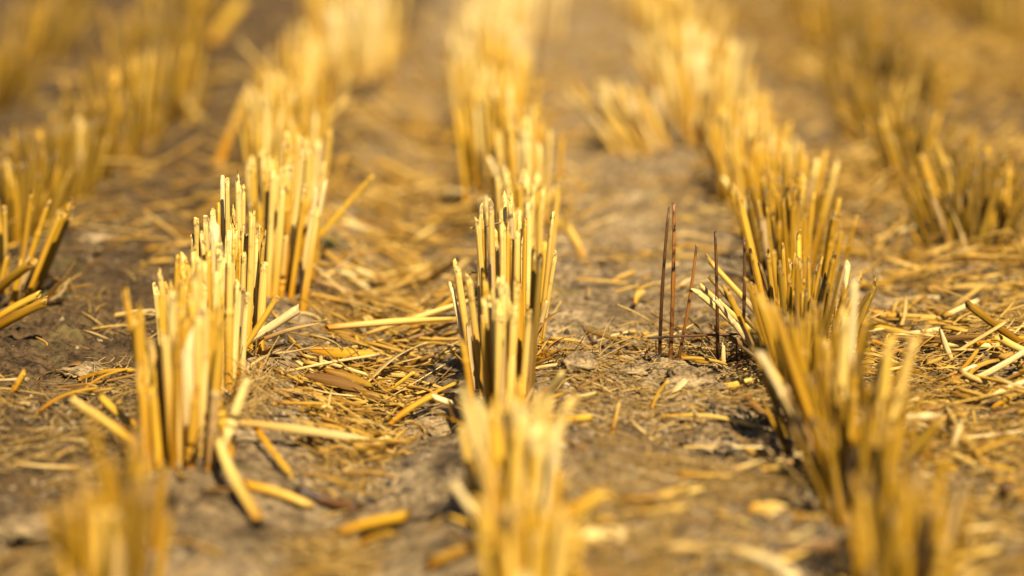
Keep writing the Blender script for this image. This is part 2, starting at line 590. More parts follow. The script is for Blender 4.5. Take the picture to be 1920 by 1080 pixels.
def clump(label, px, py, n, wid, lng, h, tone, lean=(0, 0), fan=.12, r=(.0013, .0020), pairs=(), lod=1.0, depth_fan=.3, cat='straw stubble', group='cut straw stubble standing in rows'):
    c = on_ground(px, py)
    root = bpy.data.objects.new('stubble_clump', None)
    root.empty_display_size = .01
    C.objects.link(root)
    root.location = c
    tag(root, label, cat, group)
    LANDMARK.append((c, label))
    for pr in pairs:
        (bx, by), (tx, ty), w, mt = pr[:4]
        kw = pr[4] if len(pr) > 4 else {}
        kw = dict(kw)
        dy = kw.pop('dy', rng.uniform(-.008, .008))
        b = on_ground(bx, by)
        t = at_depth(tx, ty, b[1] + dy)
        rr = w / 2 / FPX * np.dot(b - CAM, FW)
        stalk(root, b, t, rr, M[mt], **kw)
    for k in range(n):
        # stalks stand in a band along the row
        a, q = rng.uniform(-1, 1), rng.gauss(0, .5)
        x = c[0] + wid * max(-1.1, min(1.1, q))
        y = c[1] + lng * a
        z = float(gz(x, y, False)[0])
        hh = rng.uniform(*h) * (1 - .12 * abs(q))
        if rng.random() < .12:
            hh *= rng.uniform(.45, .8)
        lx = lean[0] + fan * q + rng.gauss(0, fan * .45)
        ly = lean[1] + rng.gauss(0, fan * depth_fan)
        if rng.random() < .025:
            lx += rng.choice([-1, 1]) * rng.uniform(.3, .9)
            hh *= .8
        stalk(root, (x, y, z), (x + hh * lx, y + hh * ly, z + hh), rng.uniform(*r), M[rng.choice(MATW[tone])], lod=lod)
    for k in range(12 if lod > .6 else 3):
        a = rng.uniform(0, 6.28)
        p = np.array([c[0] + wid * math.cos(a) * 1.1, c[1] + lng * math.sin(a), 0])
        p[2] = float(gz(p[0], p[1], False)[0]) + .001
        q = p + np.array([math.cos(a) + rng.uniform(-.5, .5), math.sin(a), rng.uniform(.0, 1.1)]) * rng.uniform(.008, .026)
        P = curve(p, q, 9, rng.uniform(-.25, .25))
        W = rng.uniform(.0012, .003) * (1 - .8 * np.linspace(0, 1, 9) ** 2)
        obj('dry_leaf', ribbon(P - p, W, twist=rng.uniform(-2, 2), name='dry_leaf'), M[rng.choice(['sheath', 'brown', 'gold', 'amber'])], root, p - np.array(c))
    return root


# left row, near to far
clump('blurred golden stubble clump cut off by the bottom edge, in the left row', 210, 1120, 60, .011, .022, (.014, .045), 'ripe', fan=.2,
      pairs=[((235, 1100), (172, 790), 17, 'amber'), ((245, 1120), (255, 830), 26, 'amber'), ((150, 1130), (92, 960), 22, 'amber'), ((290, 1040), (305, 880), 20, 'amber'), ((215, 1080), (210, 870), 22, 'amber'),
             ((190, 1120), (160, 900), 24, 'amber')])
clump('thick stubble clump with orange feet, in front of the sharp left clump', 345, 855, 38, .013, .026, (.030, .066), 'gold', fan=.06,
      pairs=[((285, 850), (258, 590), 24, 'gold'), ((290, 845), (235, 548), 13, 'gold'), ((330, 870), (322, 560), 26, 'gold'), ((370, 850), (372, 600), 28, 'pale'),
             ((300, 850), (280, 640), 22, 'pale'), ((395, 840), (400, 590), 26, 'gold'), ((352, 860), (350, 640), 26, 'white'), ((430, 850), (402, 735), 20, 'gold'), ((412, 860), (463, 715), 18, 'pale')])
clump('stubble clump directly behind the orange footed one in the left row', 385, 745, 52, .012, .040, (.040, .068), 'pale', fan=.06,
      pairs=[((330, 740), (333, 480), 14, 'gold'), ((345, 735), (345, 478), 14, 'pale'), ((310, 740), (292, 540), 12, 'pale'), ((375, 735), (362, 470), 14, 'pale'),
             ((412, 740), (402, 425), 19, 'white'), ((430, 735), (432, 480), 15, 'pale'), ((452, 720), (457, 478), 12, 'pale')])
clump('sharp pale stubble clump in the left row, tallest straws side by side', 438, 655, 30, .012, .018, (.044, .062), 'pale', fan=.05,
      pairs=[((420, 655), (417, 332), 9, 'white'), ((429, 655), (426, 335), 9, 'pale'), ((446, 655), (448, 345), 14, 'pale'), ((455, 655), (457, 352), 9, 'pale'),
             ((462, 668), (473, 403), 13, 'pale', dict(split=1.5)), ((425, 660), (430, 415), 12, 'pale'), ((450, 655), (455, 430), 11, 'pale'), ((484, 657), (494, 452), 9, 'olive', dict(node=.62, bend=.03)),
             ((412, 660), (410, 384), 8, 'gold'), ((405, 655), (399, 398), 12, 'pale'), ((392, 655), (385, 405), 12, 'pale'), ((380, 655), (368, 412), 11, 'pale'), ((372, 660), (362, 443), 9, 'pale'),
             ((438, 672), (450, 566), 13, 'white'), ((458, 668), (472, 572), 12, 'pale'), ((440, 650), (440, 400), 10, 'gold'), ((470, 662), (463, 440), 9, 'pale')])
clump('soft stubble clump behind the sharp left clump, leaning to the right', 528, 520, 54, .017, .075, (.055, .074), 'pale', lean=(.06, 0), fan=.10,
      pairs=[((520, 512), (510, 310), 13, 'pale'), ((540, 512), (545, 325), 12, 'gold'), ((505, 520), (492, 300), 11, 'pale'), ((595, 455), (620, 245), 11, 'gold'), ((580, 462), (597, 270), 12, 'pale')])
clump('blurred stubble clump in left row, behind the right leaning clump', 530, 395, 40, 0.018, 0.087, (.060, .076), 'gold', fan=.08, lod=.5)
clump('blurred golden stubble clump in left row beside the slanting pale straw', 545, 310, 45, 0.020, 0.116, (.060, .080), 'gold', fan=.10, lod=.5)
clump('blurred orange gold stubble clump far up the left row', 580, 215, 48, 0.022, 0.145, (.060, .085), 'gold', fan=.12, lod=.5)
clump('very blurred pale stubble clump high in the left row near the top edge', 690, 130, 54, 0.030, 0.174, (.065, .09), 'cream', fan=.12, lod=.5)
clump('very blurred stubble clump at the top edge, far end of left row', 640, 55, 54, 0.035, 0.232, (.065, .09), 'gold', fan=.12, lod=.5)

# middle row
clump('soft pale stubble clump between the sharpest clump and the bottom one, middle row', 960, 975, 44, .012, .034, (.024, .048), 'pale', fan=.11,
      pairs=[((935, 985), (866, 732), 20, 'pale'), ((945, 970), (893, 745), 17, 'pale'), ((1000, 985), (1040, 790), 22, 'pale'), ((950, 985), (925, 770), 24, 'gold'), ((985, 985), (968, 760), 24, 'pale'),
             ((1000, 975), (985, 850), 18, 'white'), ((1010, 980), (1010, 830), 18, 'gold')])
clump('blurred golden stubble clump cut off by the bottom edge, in the middle row', 985, 1150, 46, .013, .024, (.014, .038), 'gold', fan=.14,
      pairs=[((1040, 1150), (1060, 960), 26, 'gold'), ((930, 1140), (900, 940), 26, 'gold'), ((985, 1150), (975, 930), 30, 'gold')])
clump('stubble in the middle row just in front of the sharp clump, three straws tilting left', 936, 775, 26, .010, .022, (.040, .058), 'pale', fan=.08,
      pairs=[((893, 725), (857, 500), 14, 'pale'), ((884, 705), (846, 535), 9, 'white'), ((905, 742), (879, 520), 13, 'pale'), ((936, 735), (937, 535), 18, 'gold'), ((968, 735), (972, 528), 16, 'gold'),
             ((914, 720), (916, 560), 13, 'gold'), ((955, 745), (955, 575), 10, 'white'), ((992, 765), (1013, 488), 13, 'olive')])
clump('sharpest stubble clump in middle row with blackened tips on its straws', 958, 690, 16, .011, .012, (.050, .066), 'pale', fan=.04,
      pairs=[((911, 720), (895, 412), 11, 'pale'), ((914, 715), (907, 416), 8, 'gold'), ((925, 715), (920, 380), 12, 'pale'), ((935, 705), (930, 430), 8, 'gold'),
             ((938, 728), (943, 422), 13, 'pale', dict(split=1.5)), ((952, 720), (953, 425), 9, 'gold'), ((960, 715), (961, 447), 9, 'gold'), ((968, 715), (970, 433), 12, 'pale', dict(slant=.3)),
             ((948, 690), (946, 368), 9, 'pale'), ((956, 690), (957, 370), 10, 'pale'), ((905, 690), (902, 385), 10, 'pale'), ((990, 735), (1002, 474), 12, 'olive'),
             ((1008, 655), (1036, 402), 10, 'pale'), ((1014, 650), (1041, 478), 9, 'pale'), ((1000, 665), (1026, 565), 9, 'white'), ((980, 690), (985, 410), 9, 'gold'), ((972, 690), (975, 395), 9, 'pale')])
clump('soft stubble clump close behind the sharp one in the middle row', 985, 545, 34, .013, .055, (.052, .066), 'pale', fan=.07,
      pairs=[((1000, 560), (990, 372), 9, 'pale'), ((985, 560), (985, 385), 9, 'pale'), ((1030, 520), (1048, 345), 10, 'gold'), ((950, 500), (944, 310), 10, 'pale')])
clump('blurred stubble clump in middle row, second behind the sharp clump', 985, 430, 40, 0.017, 0.072, (.055, .070), 'pale', fan=.07, lod=.5)
clump('blurred gold stubble clump in middle row with a dark gap at its left', 935, 330, 48, 0.022, 0.087, (.058, .076), 'gold', fan=.07, lod=.5)
clump('blurred tall stubble clump far up the middle row', 915, 255, 54, 0.026, 0.116, (.062, .085), 'gold', fan=.08, lod=.5)
clump('very blurred pale stubble clump further up the middle row', 915, 185, 59, 0.030, 0.145, (.062, .085), 'cream', fan=.10, lod=.5)
clump('very blurred creamy stubble clump near the top edge, middle row', 930, 115, 59, 0.035, 0.189, (.065, .09), 'cream', fan=.12, lod=.5)
clump('widest blurred creamy stubble clump at the top edge, end of middle row', 980, 50, 67, 0.050, 0.246, (.065, .09), 'cream', fan=.14, lod=.5)

# right row
clump('blurred amber stubble clump cut off by the bottom edge, in the right row', 1690, 1130, 34, .013, .022, (.018, .046), 'ripe', fan=.16,
      pairs=[((1650, 1090), (1640, 820), 26, 'amber'), ((1665, 1100), (1670, 800), 24, 'amber'), ((1735, 1110), (1770, 850), 22, 'amber'), ((1770, 1120), (1815, 950), 22, 'amber'), ((1690, 1120), (1700, 900), 26, 'olive')])
clump('amber stubble clump spreading in a V, nearer part of the right row', 1610, 950, 46, .013, .026, (.036, .052), 'ripe', r=(.0007, .0013), fan=.26,
      pairs=[((1640, 940), (1712, 640), 20, 'pale'), ((1630, 950), (1668, 650), 20, 'gold'), ((1690, 870), (1762, 790), 24, 'olive'), ((1600, 930), (1600, 690), 20, 'amber'), ((1570, 900), (1585, 600), 18, 'pale')])
clump('fan of golden straws with dark foot, in front of the charred right clump', 1540, 850, 44, .012, .03, (.042, .060), 'ripe', r=(.0007, .0013), fan=.28,
      pairs=[((1556, 905), (1424, 660), 18, 'white'), ((1545, 880), (1425, 560), 17, 'gold'), ((1555, 890), (1450, 575), 17, 'gold'), ((1560, 880), (1480, 600), 19, 'amber'), ((1580, 870), (1548, 640), 19, 'amber'),
             ((1590, 860), (1603, 520), 13, 'white'), ((1520, 860), (1500, 620), 18, 'gold')])
clump('splayed right row clump with charred joints and a bundle leaning left', 1500, 710, 42, .012, .026, (.046, .062), 'ripe', r=(.0007, .0013), fan=.24,
      pairs=[((1452, 672), (1305, 545), 12, 'pale', dict(dy=-.012)), ((1456, 668), (1312, 535), 10, 'pale', dict(dy=-.008)), ((1468, 640), (1327, 486), 11, 'gold', dict(dy=.01)), ((1440, 690), (1340, 560), 10, 'white', dict(dy=-.01)),
             ((1455, 660), (1331, 520), 9, 'olive', dict(dy=.012)), ((1450, 680), (1330, 610), 11, 'brown'), ((1590, 665), (1643, 530), 14, 'olive', dict(bend=.04)), ((1603, 700), (1618, 608), 11, 'amber'),
             ((1570, 640), (1590, 495), 11, 'white'), ((1470, 700), (1462, 505), 12, 'gold'), ((1482, 700), (1476, 560), 9, 'brown'), ((1530, 690), (1535, 495), 12, 'olive'), ((1545, 690), (1552, 560), 8, 'brown'),
             ((1510, 700), (1490, 545), 11, 'gold'), ((1560, 700), (1570, 575), 11, 'amber'), ((1440, 640), (1388, 375), 13, 'gold', dict(dy=.08)), ((1500, 690), (1498, 435), 10, 'gold', dict(dy=.06))])
clump('soft dark gold stubble clump behind the splayed one, right row', 1480, 535, 50, .018, .05, (.045, .060), 'amber', r=(.0009, .0016), fan=.20)
clump('blurred golden stubble clump in right row, left of the dark bare patch', 1455, 440, 40, 0.019, 0.072, (.050, .064), 'gold', fan=.20, lod=.5)
clump('blurred golden stubble clump halfway up the right row', 1390, 350, 43, 0.020, 0.087, (.055, .070), 'gold', fan=.17, lod=.5)
clump('blurred bright stubble clump far up the right row', 1325, 275, 48, 0.022, 0.102, (.060, .080), 'pale', fan=.15, lod=.5)
clump('small blurred tuft tilting left, apart from right row', 1200, 275, 34, .028, .05, (.040, .055), 'pale', lean=(-.55, 0), fan=.3, lod=.5)
clump('very blurred pale gold stubble clump near the upper end of the right row', 1290, 200, 54, 0.026, 0.145, (.060, .080), 'pale', fan=.16, lod=.5)
clump('very blurred stubble clump at the top edge, end of right row', 1270, 110, 59, 0.035, 0.217, (.060, .085), 'gold', fan=.18, lod=.5)
clump('faintest stubble clump against the top edge, right of the middle row end', 1230, 40, 48, 0.040, 0.232, (.060, .08), 'gold', fan=.2, lod=.5)

# second row to the right
clump('amber stubble clump splayed wide at the right edge, beside dark soil', 1830, 465, 51, 0.028, .04, (.035, .056), 'vignette', fan=.42, lod=.7,
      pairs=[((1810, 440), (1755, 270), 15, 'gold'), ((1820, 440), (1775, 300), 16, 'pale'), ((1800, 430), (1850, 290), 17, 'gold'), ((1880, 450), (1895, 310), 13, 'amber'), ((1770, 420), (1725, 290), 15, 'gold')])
clump('blurred dark amber tuft behind the splayed clump at right edge', 1730, 345, 52, 0.025, 0.087, (.035, .052), 'vignette', fan=.35, lod=.5)
clump('blurred amber tuft with flattened straws in the second row right', 1650, 265, 60, 0.030, 0.116, (.035, .055), 'vignette', fan=.40, lod=.5)
clump('blurred brownish gold tuft far up the second row right', 1660, 190, 67, 0.034, 0.145, (.05, .07), 'vignette', fan=.3, lod=.5)
clump('very blurred dark gold tuft near the top edge, second row right', 1600, 110, 72, 0.046, 0.203, (.05, .075), 'vignette', fan=.28, lod=.5)
clump('very blurred tuft at top edge between the right row and corner', 1530, 40, 54, 0.045, 0.261, (.055, .08), 'vignette', fan=.25, lod=.5)
clump('darkest blurred tuft in the top right corner', 1890, 75, 54, 0.040, 0.174, (.05, .075), 'vignette', fan=.25, lod=.5)
clump('blurred dark tuft at top edge beside the top right corner', 1800, 15, 54, 0.050, 0.232, (.055, .08), 'vignette', fan=.25, lod=.5)

# second row to the left
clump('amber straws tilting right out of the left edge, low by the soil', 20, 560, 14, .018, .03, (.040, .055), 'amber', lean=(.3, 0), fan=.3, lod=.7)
clump('soft amber stubble clump at the left edge, above the tilted straws', 30, 450, 44, 0.026, .05, (.040, .058), 'vignette', fan=.26, lod=.7)
clump('blurred golden stubble with upright straws, second row left', 110, 385, 52, 0.024, 0.072, (.045, .060), 'vignette', fan=.22, lod=.5,
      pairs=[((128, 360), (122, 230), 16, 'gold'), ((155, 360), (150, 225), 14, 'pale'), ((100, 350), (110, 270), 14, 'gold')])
clump('blurred stubble clump behind the upright straws, second row left', 195, 320, 52, 0.026, 0.087, (.050, .068), 'vignette', fan=.24, lod=.5,
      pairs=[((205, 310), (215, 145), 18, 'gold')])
clump('blurred amber stubble clump halfway up second row left', 270, 250, 62, 0.031, 0.116, (.058, .080), 'vignette', fan=.24, lod=.5)
clump('very blurred amber stubble clump far up second row left', 300, 165, 70, 0.038, 0.160, (.06, .085), 'vignette', fan=.14, lod=.5)
clump('very blurred stubble clump at top edge, end of second row left', 330, 75, 76, 0.048, 0.232, (.06, .085), 'vignette', fan=.16, lod=.5)
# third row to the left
clump('blurred dusky tuft with a pale straw tilting up at left edge', 10, 190, 35, 0.028, 0.087, (.045, .065), 'vignette', lean=(.2, 0), fan=.3, lod=.5)
clump('very blurred dusky tuft in the upper left, tilting right', 60, 110, 40, 0.035, 0.131, (.05, .07), 'vignette', lean=(.25, 0), fan=.25, lod=.5)
clump('darkest very blurred tuft in the top left corner', 110, 30, 45, 0.045, 0.203, (.05, .07), 'vignette', lean=(.2, 0), fan=.25, lod=.5)

# ------------------------------------------------------------------ dark dead stems
def single(name, label, cat, P, R, mat, group=None, **kw):
    P = np.asarray(P)
    me = tube(P - P[0], R, name=name, open_start=kw.pop('open_start', True), **kw)
    return tag(obj(name, me, mat, None, P[0]), label, cat, group)


def stem(label, b, t, w, mat, bend=.01, split=0.0, dy=0.0):
    p0 = on_ground(*b)
    p1 = at_depth(t[0], t[1], p0[1] + dy)
    p0 = p0 - (p1 - p0) * .03
    P = curve(p0, p1, 15, bend)
    r = w / 2 / FPX * np.dot(p0 - CAM, FW)
    R = r * (1.12 - .28 * np.linspace(0, 1, 15)) * (1 + np.array([rng.uniform(-.06, .06) for _ in range(15)]))
    k = rng.randint(5, 9)
    R[k] *= 1.22
    return single('dead_stem', label, 'dry stem', P, R, M[mat], 'thin dark stems standing beside the right row', open_start=False, sides=8, split=split)


stem('thin dark brown stem with a frayed forked tip, leftmost of the upright ones', (1237, 668), (1253, 400), 6.6, 'dark', split=4, bend=.015)
stem('tallest thin stem, reddish brown with pale tip, next to the fork tipped one', (1257, 673), (1264, 382), 7, 'rust')
stem('rusty thin stem tilting right, third upright one from the left', (1271, 676), (1306, 460), 6.4, 'rust', bend=.02)
stem('straight blackish stem standing alone left of the tilted straw bundle', (1346, 682), (1341, 433), 6.4, 'dark')
stem('dark stem standing in front of the tilted straw bundle, rightmost of five', (1391, 682), (1396, 450), 6.6, 'dark', dy=-.004)


BURY = .0045   # how far the furrow litter stands up over the soil


def lying(name, label, cat, e0, e1, w, mat, z0=.002, z1=.002, bend=.03, group=None, up=False, flat=.8, sides=10, n=11, sag=0.0, **kw):
    """a loose piece whose two ends are given; up: its far end hangs in the air above the depth of the first"""
    p0 = on_ground(*e0, h=z0)
    p1 = at_depth(e1[0], e1[1], p0[1] + kw.pop('dy', 0.0)) if up else on_ground(*e1, h=z1)
    if not up and -.10 < p0[0] < -.03 and .9 < p0[1] < 1.3:
        p0[2] += BURY; p1[2] += BURY
    P = curve(p0, p1, n, bend)
    if sag:
        P[:, 2] += sag * np.sin(math.pi * np.linspace(0, 1, n))
    if not up:
        g = gz(P[:, 0], P[:, 1])
        P[:, 2] += max(0, float(np.max(g + .001 - P[:, 2])) * .9)
    d = np.dot((p0 + p1) / 2 - CAM, FW)
    r = w / 2 / FPX * d
    R = r * (1 + np.array([rng.uniform(-.05, .05) for _ in range(n)]))
    return single(name, label, cat, P, R, M[mat], group, flat=flat, sides=sides, **kw)


def blade(name, label, cat, e0, e1, w, mat, z0=.002, z1=.002, bend=.06, group=None, up=False, twist=.8, dy=0.0, n=13):
    p0 = on_ground(*e0, h=z0)
    p1 = at_depth(e1[0], e1[1], p0[1] + dy) if up else on_ground(*e1, h=z1)
    if not up and -.10 < p0[0] < -.03 and .9 < p0[1] < 1.3:
        p0[2] += BURY; p1[2] += BURY
    P = curve(p0, p1, n, bend)
    if not up:
        P[:, 2] += max(0, float(np.max(gz(P[:, 0], P[:, 1]) + .0015 - P[:, 2])) * .9)
    d = np.dot((p0 + p1) / 2 - CAM, FW)
    ww = w / FPX * d
    t = np.linspace(0, 1, n)
    W = ww * (1 - .75 * np.abs(2 * t - 1) ** 3) * (1 + .08 * np.sin(t * 23))
    me = ribbon(P - P[0], W, twist=twist, name=name, roll=rng.uniform(.2, .9) - twist / 2)
    return tag(obj(name, me, M[mat], None, P[0]), label, cat, group)


G = 'loose straws lying on the soil'
S = 'straw'
yb = on_ground(1257, 673)[1] - .004
P = curve(at_depth(1215, 634, yb), at_depth(1428, 625, yb + .004), 15, .008)
single('dead_stem', 'thin dark stem lying level across the five upright stems', 'dry stem', P, np.full(15, .0006), M['dark'], 'thin dark stems standing beside the right row', sides=8, flat=.8)
lying('dead_stem', 'short dark broken stem stub hanging at the left end of level stem', 'dry stem', (1212, 672), (1216, 634), 4, 'brown', up=True, sides=8)
lying('dead_stem', 'spotted thin stem slanting down behind the three left upright stems', 'dry stem', (1330, 650), (1221, 588), 5, 'brown', up=True, bend=.02, sides=8, dy=.03)
lying('dead_stem', 'reddish curved stem lying at the right foot of the sharpest clump', 'dry stem', (1000, 662), (1105, 655), 4.5, 'rust', z0=.002, z1=.004, bend=.06, sides=8)
lying('dead_stem', 'short dark stem slanting up from the chaff heap', 'dry stem', (1118, 660), (1092, 612), 5, 'dark', up=True, sides=8)
lying('loose_straw', 'thick pale straw leaning out to the right of the sharp left clump', S, (414, 668), (558, 580), 17, 'white', z0=.003, up=True, dy=-.005, bend=.012, group=G)
lying('loose_straw', 'long yellow straw lying level across the furrow, left of middle row', S, (612, 632), (862, 612), 13, 'gold', z0=.004, z1=.006, bend=.015, group=G)
lying('loose_straw', 'straw propped from the furrow against the middle row, above the level yellow straw', S, (775, 615), (852, 556), 11, 'gold', z0=.004, up=True, group=G)
lying('loose_straw', 'paler straw beside the propped one, touching the middle row', S, (760, 600), (850, 575), 11, 'pale', z0=.004, up=True, group=G)
lying('loose_straw', 'pale straw slanting down into the left clump from the bottom left', S, (262, 842), (136, 753), 19, 'pale', z0=.004, up=True, dy=-.01, group=G)
lying('loose_straw', 'golden short straw behind the slanting pale one, bottom left', S, (255, 800), (190, 745), 15, 'gold', z0=.003, up=True, dy=.01, group=G)
lying('loose_straw', 'slender yellow straw flat on the dark soil left of the orange footed clump', S, (72, 772), (185, 728), 8, 'gold', bend=.05, group=G)
lying('loose_straw', 'thin yellow straw continuing beside the slender one towards the clump', S, (150, 738), (250, 690), 6, 'gold', bend=.05, group=G)
lying('loose_straw', 'bent orange straw on dark soil, touching the left row', S, (146, 714), (258, 696), 9, 'amber', z0=.001, bend=.10, group=G)
lying('loose_straw', 'stubby straw standing aslant over a dark hole at the left edge', S, (24, 735), (46, 698), 11, 'gold', up=True, group=G)
lying('loose_straw', 'bleached level straw behind the left row, left of the tall straws', S, (214, 592), (300, 584), 9, 'white', z0=.004, bend=.05, group=G)
lying('loose_straw', 'thick curved straw hanging forward from the orange footed clump', S, (486, 975), (410, 825), 22, 'pale', z0=.004, z1=.012, bend=.05, group=G)
blade('split_straw', 'long pale split straw reaching across the furrow from the left clump', 'split straw', (440, 790), (738, 834), 17, 'white', z0=.012, z1=.002, bend=.04, group=G, twist=.3)
lying('loose_straw', 'straw under the long split straw, pointing down to the right', S, (478, 800), (546, 890), 13, 'gold', z0=.008, group=G)
lying('loose_straw', 'pale blurred straw below the furrow litter, pointing at a dark twig', S, (455, 908), (578, 946), 19, 'pale', z0=.003, group=G)
lying('dark_twig', 'thick blackish twig lying in the blurred foreground furrow', 'twig', (558, 920), (672, 952), 20, 'dark', z0=.003, bend=.06)
lying('loose_straw', 'stout golden straw lying in the blurred foreground left of middle row', S, (628, 1002), (762, 968), 23, 'amber', z0=.003, group=G)
lying('loose_straw', 'short golden straw at the bottom edge, left of nearest middle clump', S, (800, 1062), (880, 1025), 22, 'amber', z0=.003, group=G)
lying('loose_straw', 'fattest pale straw lying level at the right foot of nearest middle clump', S, (1050, 1012), (1172, 1012), 40, 'white', z0=.004, bend=.01, group=G)
lying('loose_straw', 'golden straw slanting up out of the nearest middle clump to the right', S, (1020, 1000), (1130, 925), 26, 'gold', z0=.006, up=True, group=G)
lying('loose_straw', 'pale straw cut by the bottom edge, between middle and right rows', S, (1385, 1035), (1480, 1075), 32, 'white', z0=.003, group=G)
lying('loose_straw', 'whitish straw tip poking left over a dark hollow by middle row', S, (872, 765), (812, 744), 12, 'white', z0=.005, up=True, group=G)
lying('loose_straw', 'blurred straw slanting up right of the middle row, crossed by another', S, (1000, 780), (1056, 697), 13, 'pale', z0=.002, up=True, dy=-.02, group=G)
lying('loose_straw', 'brownish straw crossing the slanting one right of the middle row', S, (985, 770), (1040, 720), 11, 'brown', z0=.002, up=True, dy=.005, group=G)
lying('loose_straw', 'gold straw lying level right of the middle row, below the crossed pair', S, (1030, 785), (1110, 783), 14, 'gold', z0=.003, group=G)
blade('split_straw', 'flat cream split straw on the right bank of the furrow', 'split straw', (690, 735), (800, 660), 15, 'white', z0=.003, z1=.004, bend=.03, group=G, twist=.2)
blade('leaf_husk', 'wide brown folded leaf husk in the bottom of the furrow', 'leaf husk', (572, 722), (690, 752), 22, 'brown', z0=.006, z1=.003, bend=.03, twist=.4)
blade('leaf_husk', 'wide tan leaf husk above the brown folded one in the furrow', 'leaf husk', (610, 712), (700, 742), 18, 'amber', z0=.007, z1=.004, bend=.03, twist=.3)
blade('leaf_husk', 'broad orange tan husk lying level in the furrow middle', 'leaf husk', (580, 672), (710, 680), 20, 'gold', z0=.004, z1=.004, bend=.03, twist=.3)
lying('loose_straw', 'thin gold straw standing aslant at the right end of the husks', S, (715, 742), (775, 698), 7, 'gold', up=True, group=G)
lying('loose_straw', 'brown topped straw piece above the slanting thin one, with shadow', S, (770, 700), (812, 682), 9, 'brown', z0=.005, z1=.008, group=G)
lying('straw_wisp', 'hair thin pale wisp lying up the sandy right bank of the furrow', 'straw wisp', (715, 772), (850, 690), 3, 'white', bend=.04, sides=5)
lying('straw_wisp', 'thin pale wisp crossing the furrow below the husks', 'straw wisp', (570, 745), (668, 762), 4, 'white', z0=.004, z1=.003, bend=.03, sides=5)
lying('loose_straw', 'orange straw with pale end sliding down the left bank', S, (508, 728), (600, 770), 9, 'amber', z0=.003, bend=.06, group=G)
lying('loose_straw', 'level yellow straw below the wisp in the furrow', S, (518, 775), (650, 776), 8, 'gold', z0=.004, group=G)
lying('loose_straw', 'pair of yellow straws up the right bank, near one', S, (730, 815), (820, 757), 9, 'gold', z0=.002, z1=.004, group=G)
lying('loose_straw', 'long thin yellow straw up the right bank, behind its neighbour', S, (742, 800), (860, 735), 7, 'gold', z0=.002, z1=.004, group=G)
lying('loose_straw', 'short dull straw lump lying against the right bank foot', S, (690, 790), (712, 810), 14, 'olive', z0=.003, group=G)
# right of the right row
lying('loose_straw', 'thick amber straw coming down from the right edge', S, (1920, 648), (1816, 572), 15, 'amber', z0=.004, up=True, dy=.03, group=G)
lying('loose_straw', 'second amber straw under the thick one at the right edge', S, (1940, 665), (1872, 632), 14, 'gold', z0=.004, up=True, group=G)
lying('loose_straw', 'clean pale straw slanting up into the right edge', S, (1802, 722), (1935, 650), 12, 'white', z0=.003, up=True, dy=.01, group=G)
blade('dry_leaf', 'upright pale pointed leaf blade standing right of the right row', 'leaf blade', (1788, 680), (1762, 615), 11, 'white', up=True, bend=.05)
lying('loose_straw', 'long straw running down right from the right row to the edge', S, (1640, 640), (1790, 690), 9, 'gold', z0=.005, z1=.004, group=G)
lying('loose_straw', 'thin straw continuing level to the right edge under the pale one', S, (1780, 702), (1930, 732), 8, 'gold', z0=.004, z1=.004, group=G)
lying('loose_straw', 'golden straw pointing at the pale slanting one, right of right row', S, (1705, 692), (1778, 722), 12, 'amber', z0=.004, group=G)
lying('loose_straw', 'amber straw end continuing below the golden one', S, (1785, 738), (1830, 755), 14, 'amber', z0=.003, group=G)
lying('loose_straw', 'level cream straw near the right edge, above blurred ground', S, (1800, 822), (1930, 808), 10, 'white', z0=.003, z1=.004, bend=.02, group=G)
lying('straw_wisp', 'thin wisp falling aslant in front of the level cream straw', 'straw wisp', (1868, 895), (1772, 758), 7, 'pale', z0=.003, z1=.010, bend=.04, sides=6)
blade('dry_leaf', 'pale leaf blade tilting beside the thin falling wisp', 'leaf blade', (1785, 845), (1803, 790), 13, 'white', up=True)
lying('loose_straw', 'white straw jutting level out of the nearer right row', S, (1672, 788), (1762, 780), 15, 'white', z0=.012, up=True, group=G)
lying('loose_straw', 'blurred golden straw lying under the dark tilted straw', S, (1735, 860), (1795, 890), 16, 'amber', z0=.003, group=G)
lying('loose_straw', 'pale straw pieces end beside blurred golden straw', S, (1775, 850), (1840, 885), 14, 'pale', z0=.003, group=G)
lying('loose_straw', 'wide pale straw lying by the foot of left leaning bundle', S, (1355, 728), (1445, 705), 18, 'pale', z0=.003, flat=.4, group=G)
lying('loose_straw', 'brown straw pointing down right below the wide pale one', S, (1400, 748), (1450, 790), 15, 'brown', z0=.003, group=G)
lying('loose_straw', 'curved thin straw lying on bare soil between middle and right rows', S, (1240, 782), (1420, 800), 8, 'pale', z0=.002, bend=.06, group=G)
lying('loose_straw', 'thin cream straw at the left side of chaff heap foot', S, (1006, 690), (1068, 683), 7, 'white', z0=.003, group=G)
lying('straw_wisp', 'bent tan wisp standing on the crumbly soil', 'straw wisp', (1222, 765), (1252, 715), 6, 'gold', up=True, bend=.08, sides=6)
lying('straw_wisp', 'pale wisp rising right from the chaff heap', 'straw wisp', (1118, 640), (1180, 622), 4, 'white', up=True, sides=5)
lying('straw_wisp', 'hair thin stem bit sticking up by the sharpest clump', 'straw wisp', (1033, 600), (1052, 565), 3, 'pale', up=True, sides=5)
blade('leaf_husk', 'crumpled brown leaf husk behind the third and fourth upright stems', 'leaf husk', (1285, 652), (1342, 630), 9, 'brown', z0=.003, z1=.006, bend=.12, twist=1.5)
blade('leaf_husk', 'amber leaf strip lying level at the feet of the upright stems', 'leaf husk', (1278, 664), (1335, 680), 8, 'amber', z0=.003, z1=.003, bend=.05)
lying('dark_twig', 'short black twig at the foot of the rightmost upright stem', 'twig', (1378, 690), (1412, 668), 4, 'dark', z0=.002, z1=.006, bend=.1, sides=6)
lying('dark_twig', 'fine dark twig sticking up between the chaff heap and the stems', 'twig', (1155, 668), (1166, 648), 4, 'dark', up=True, sides=6)
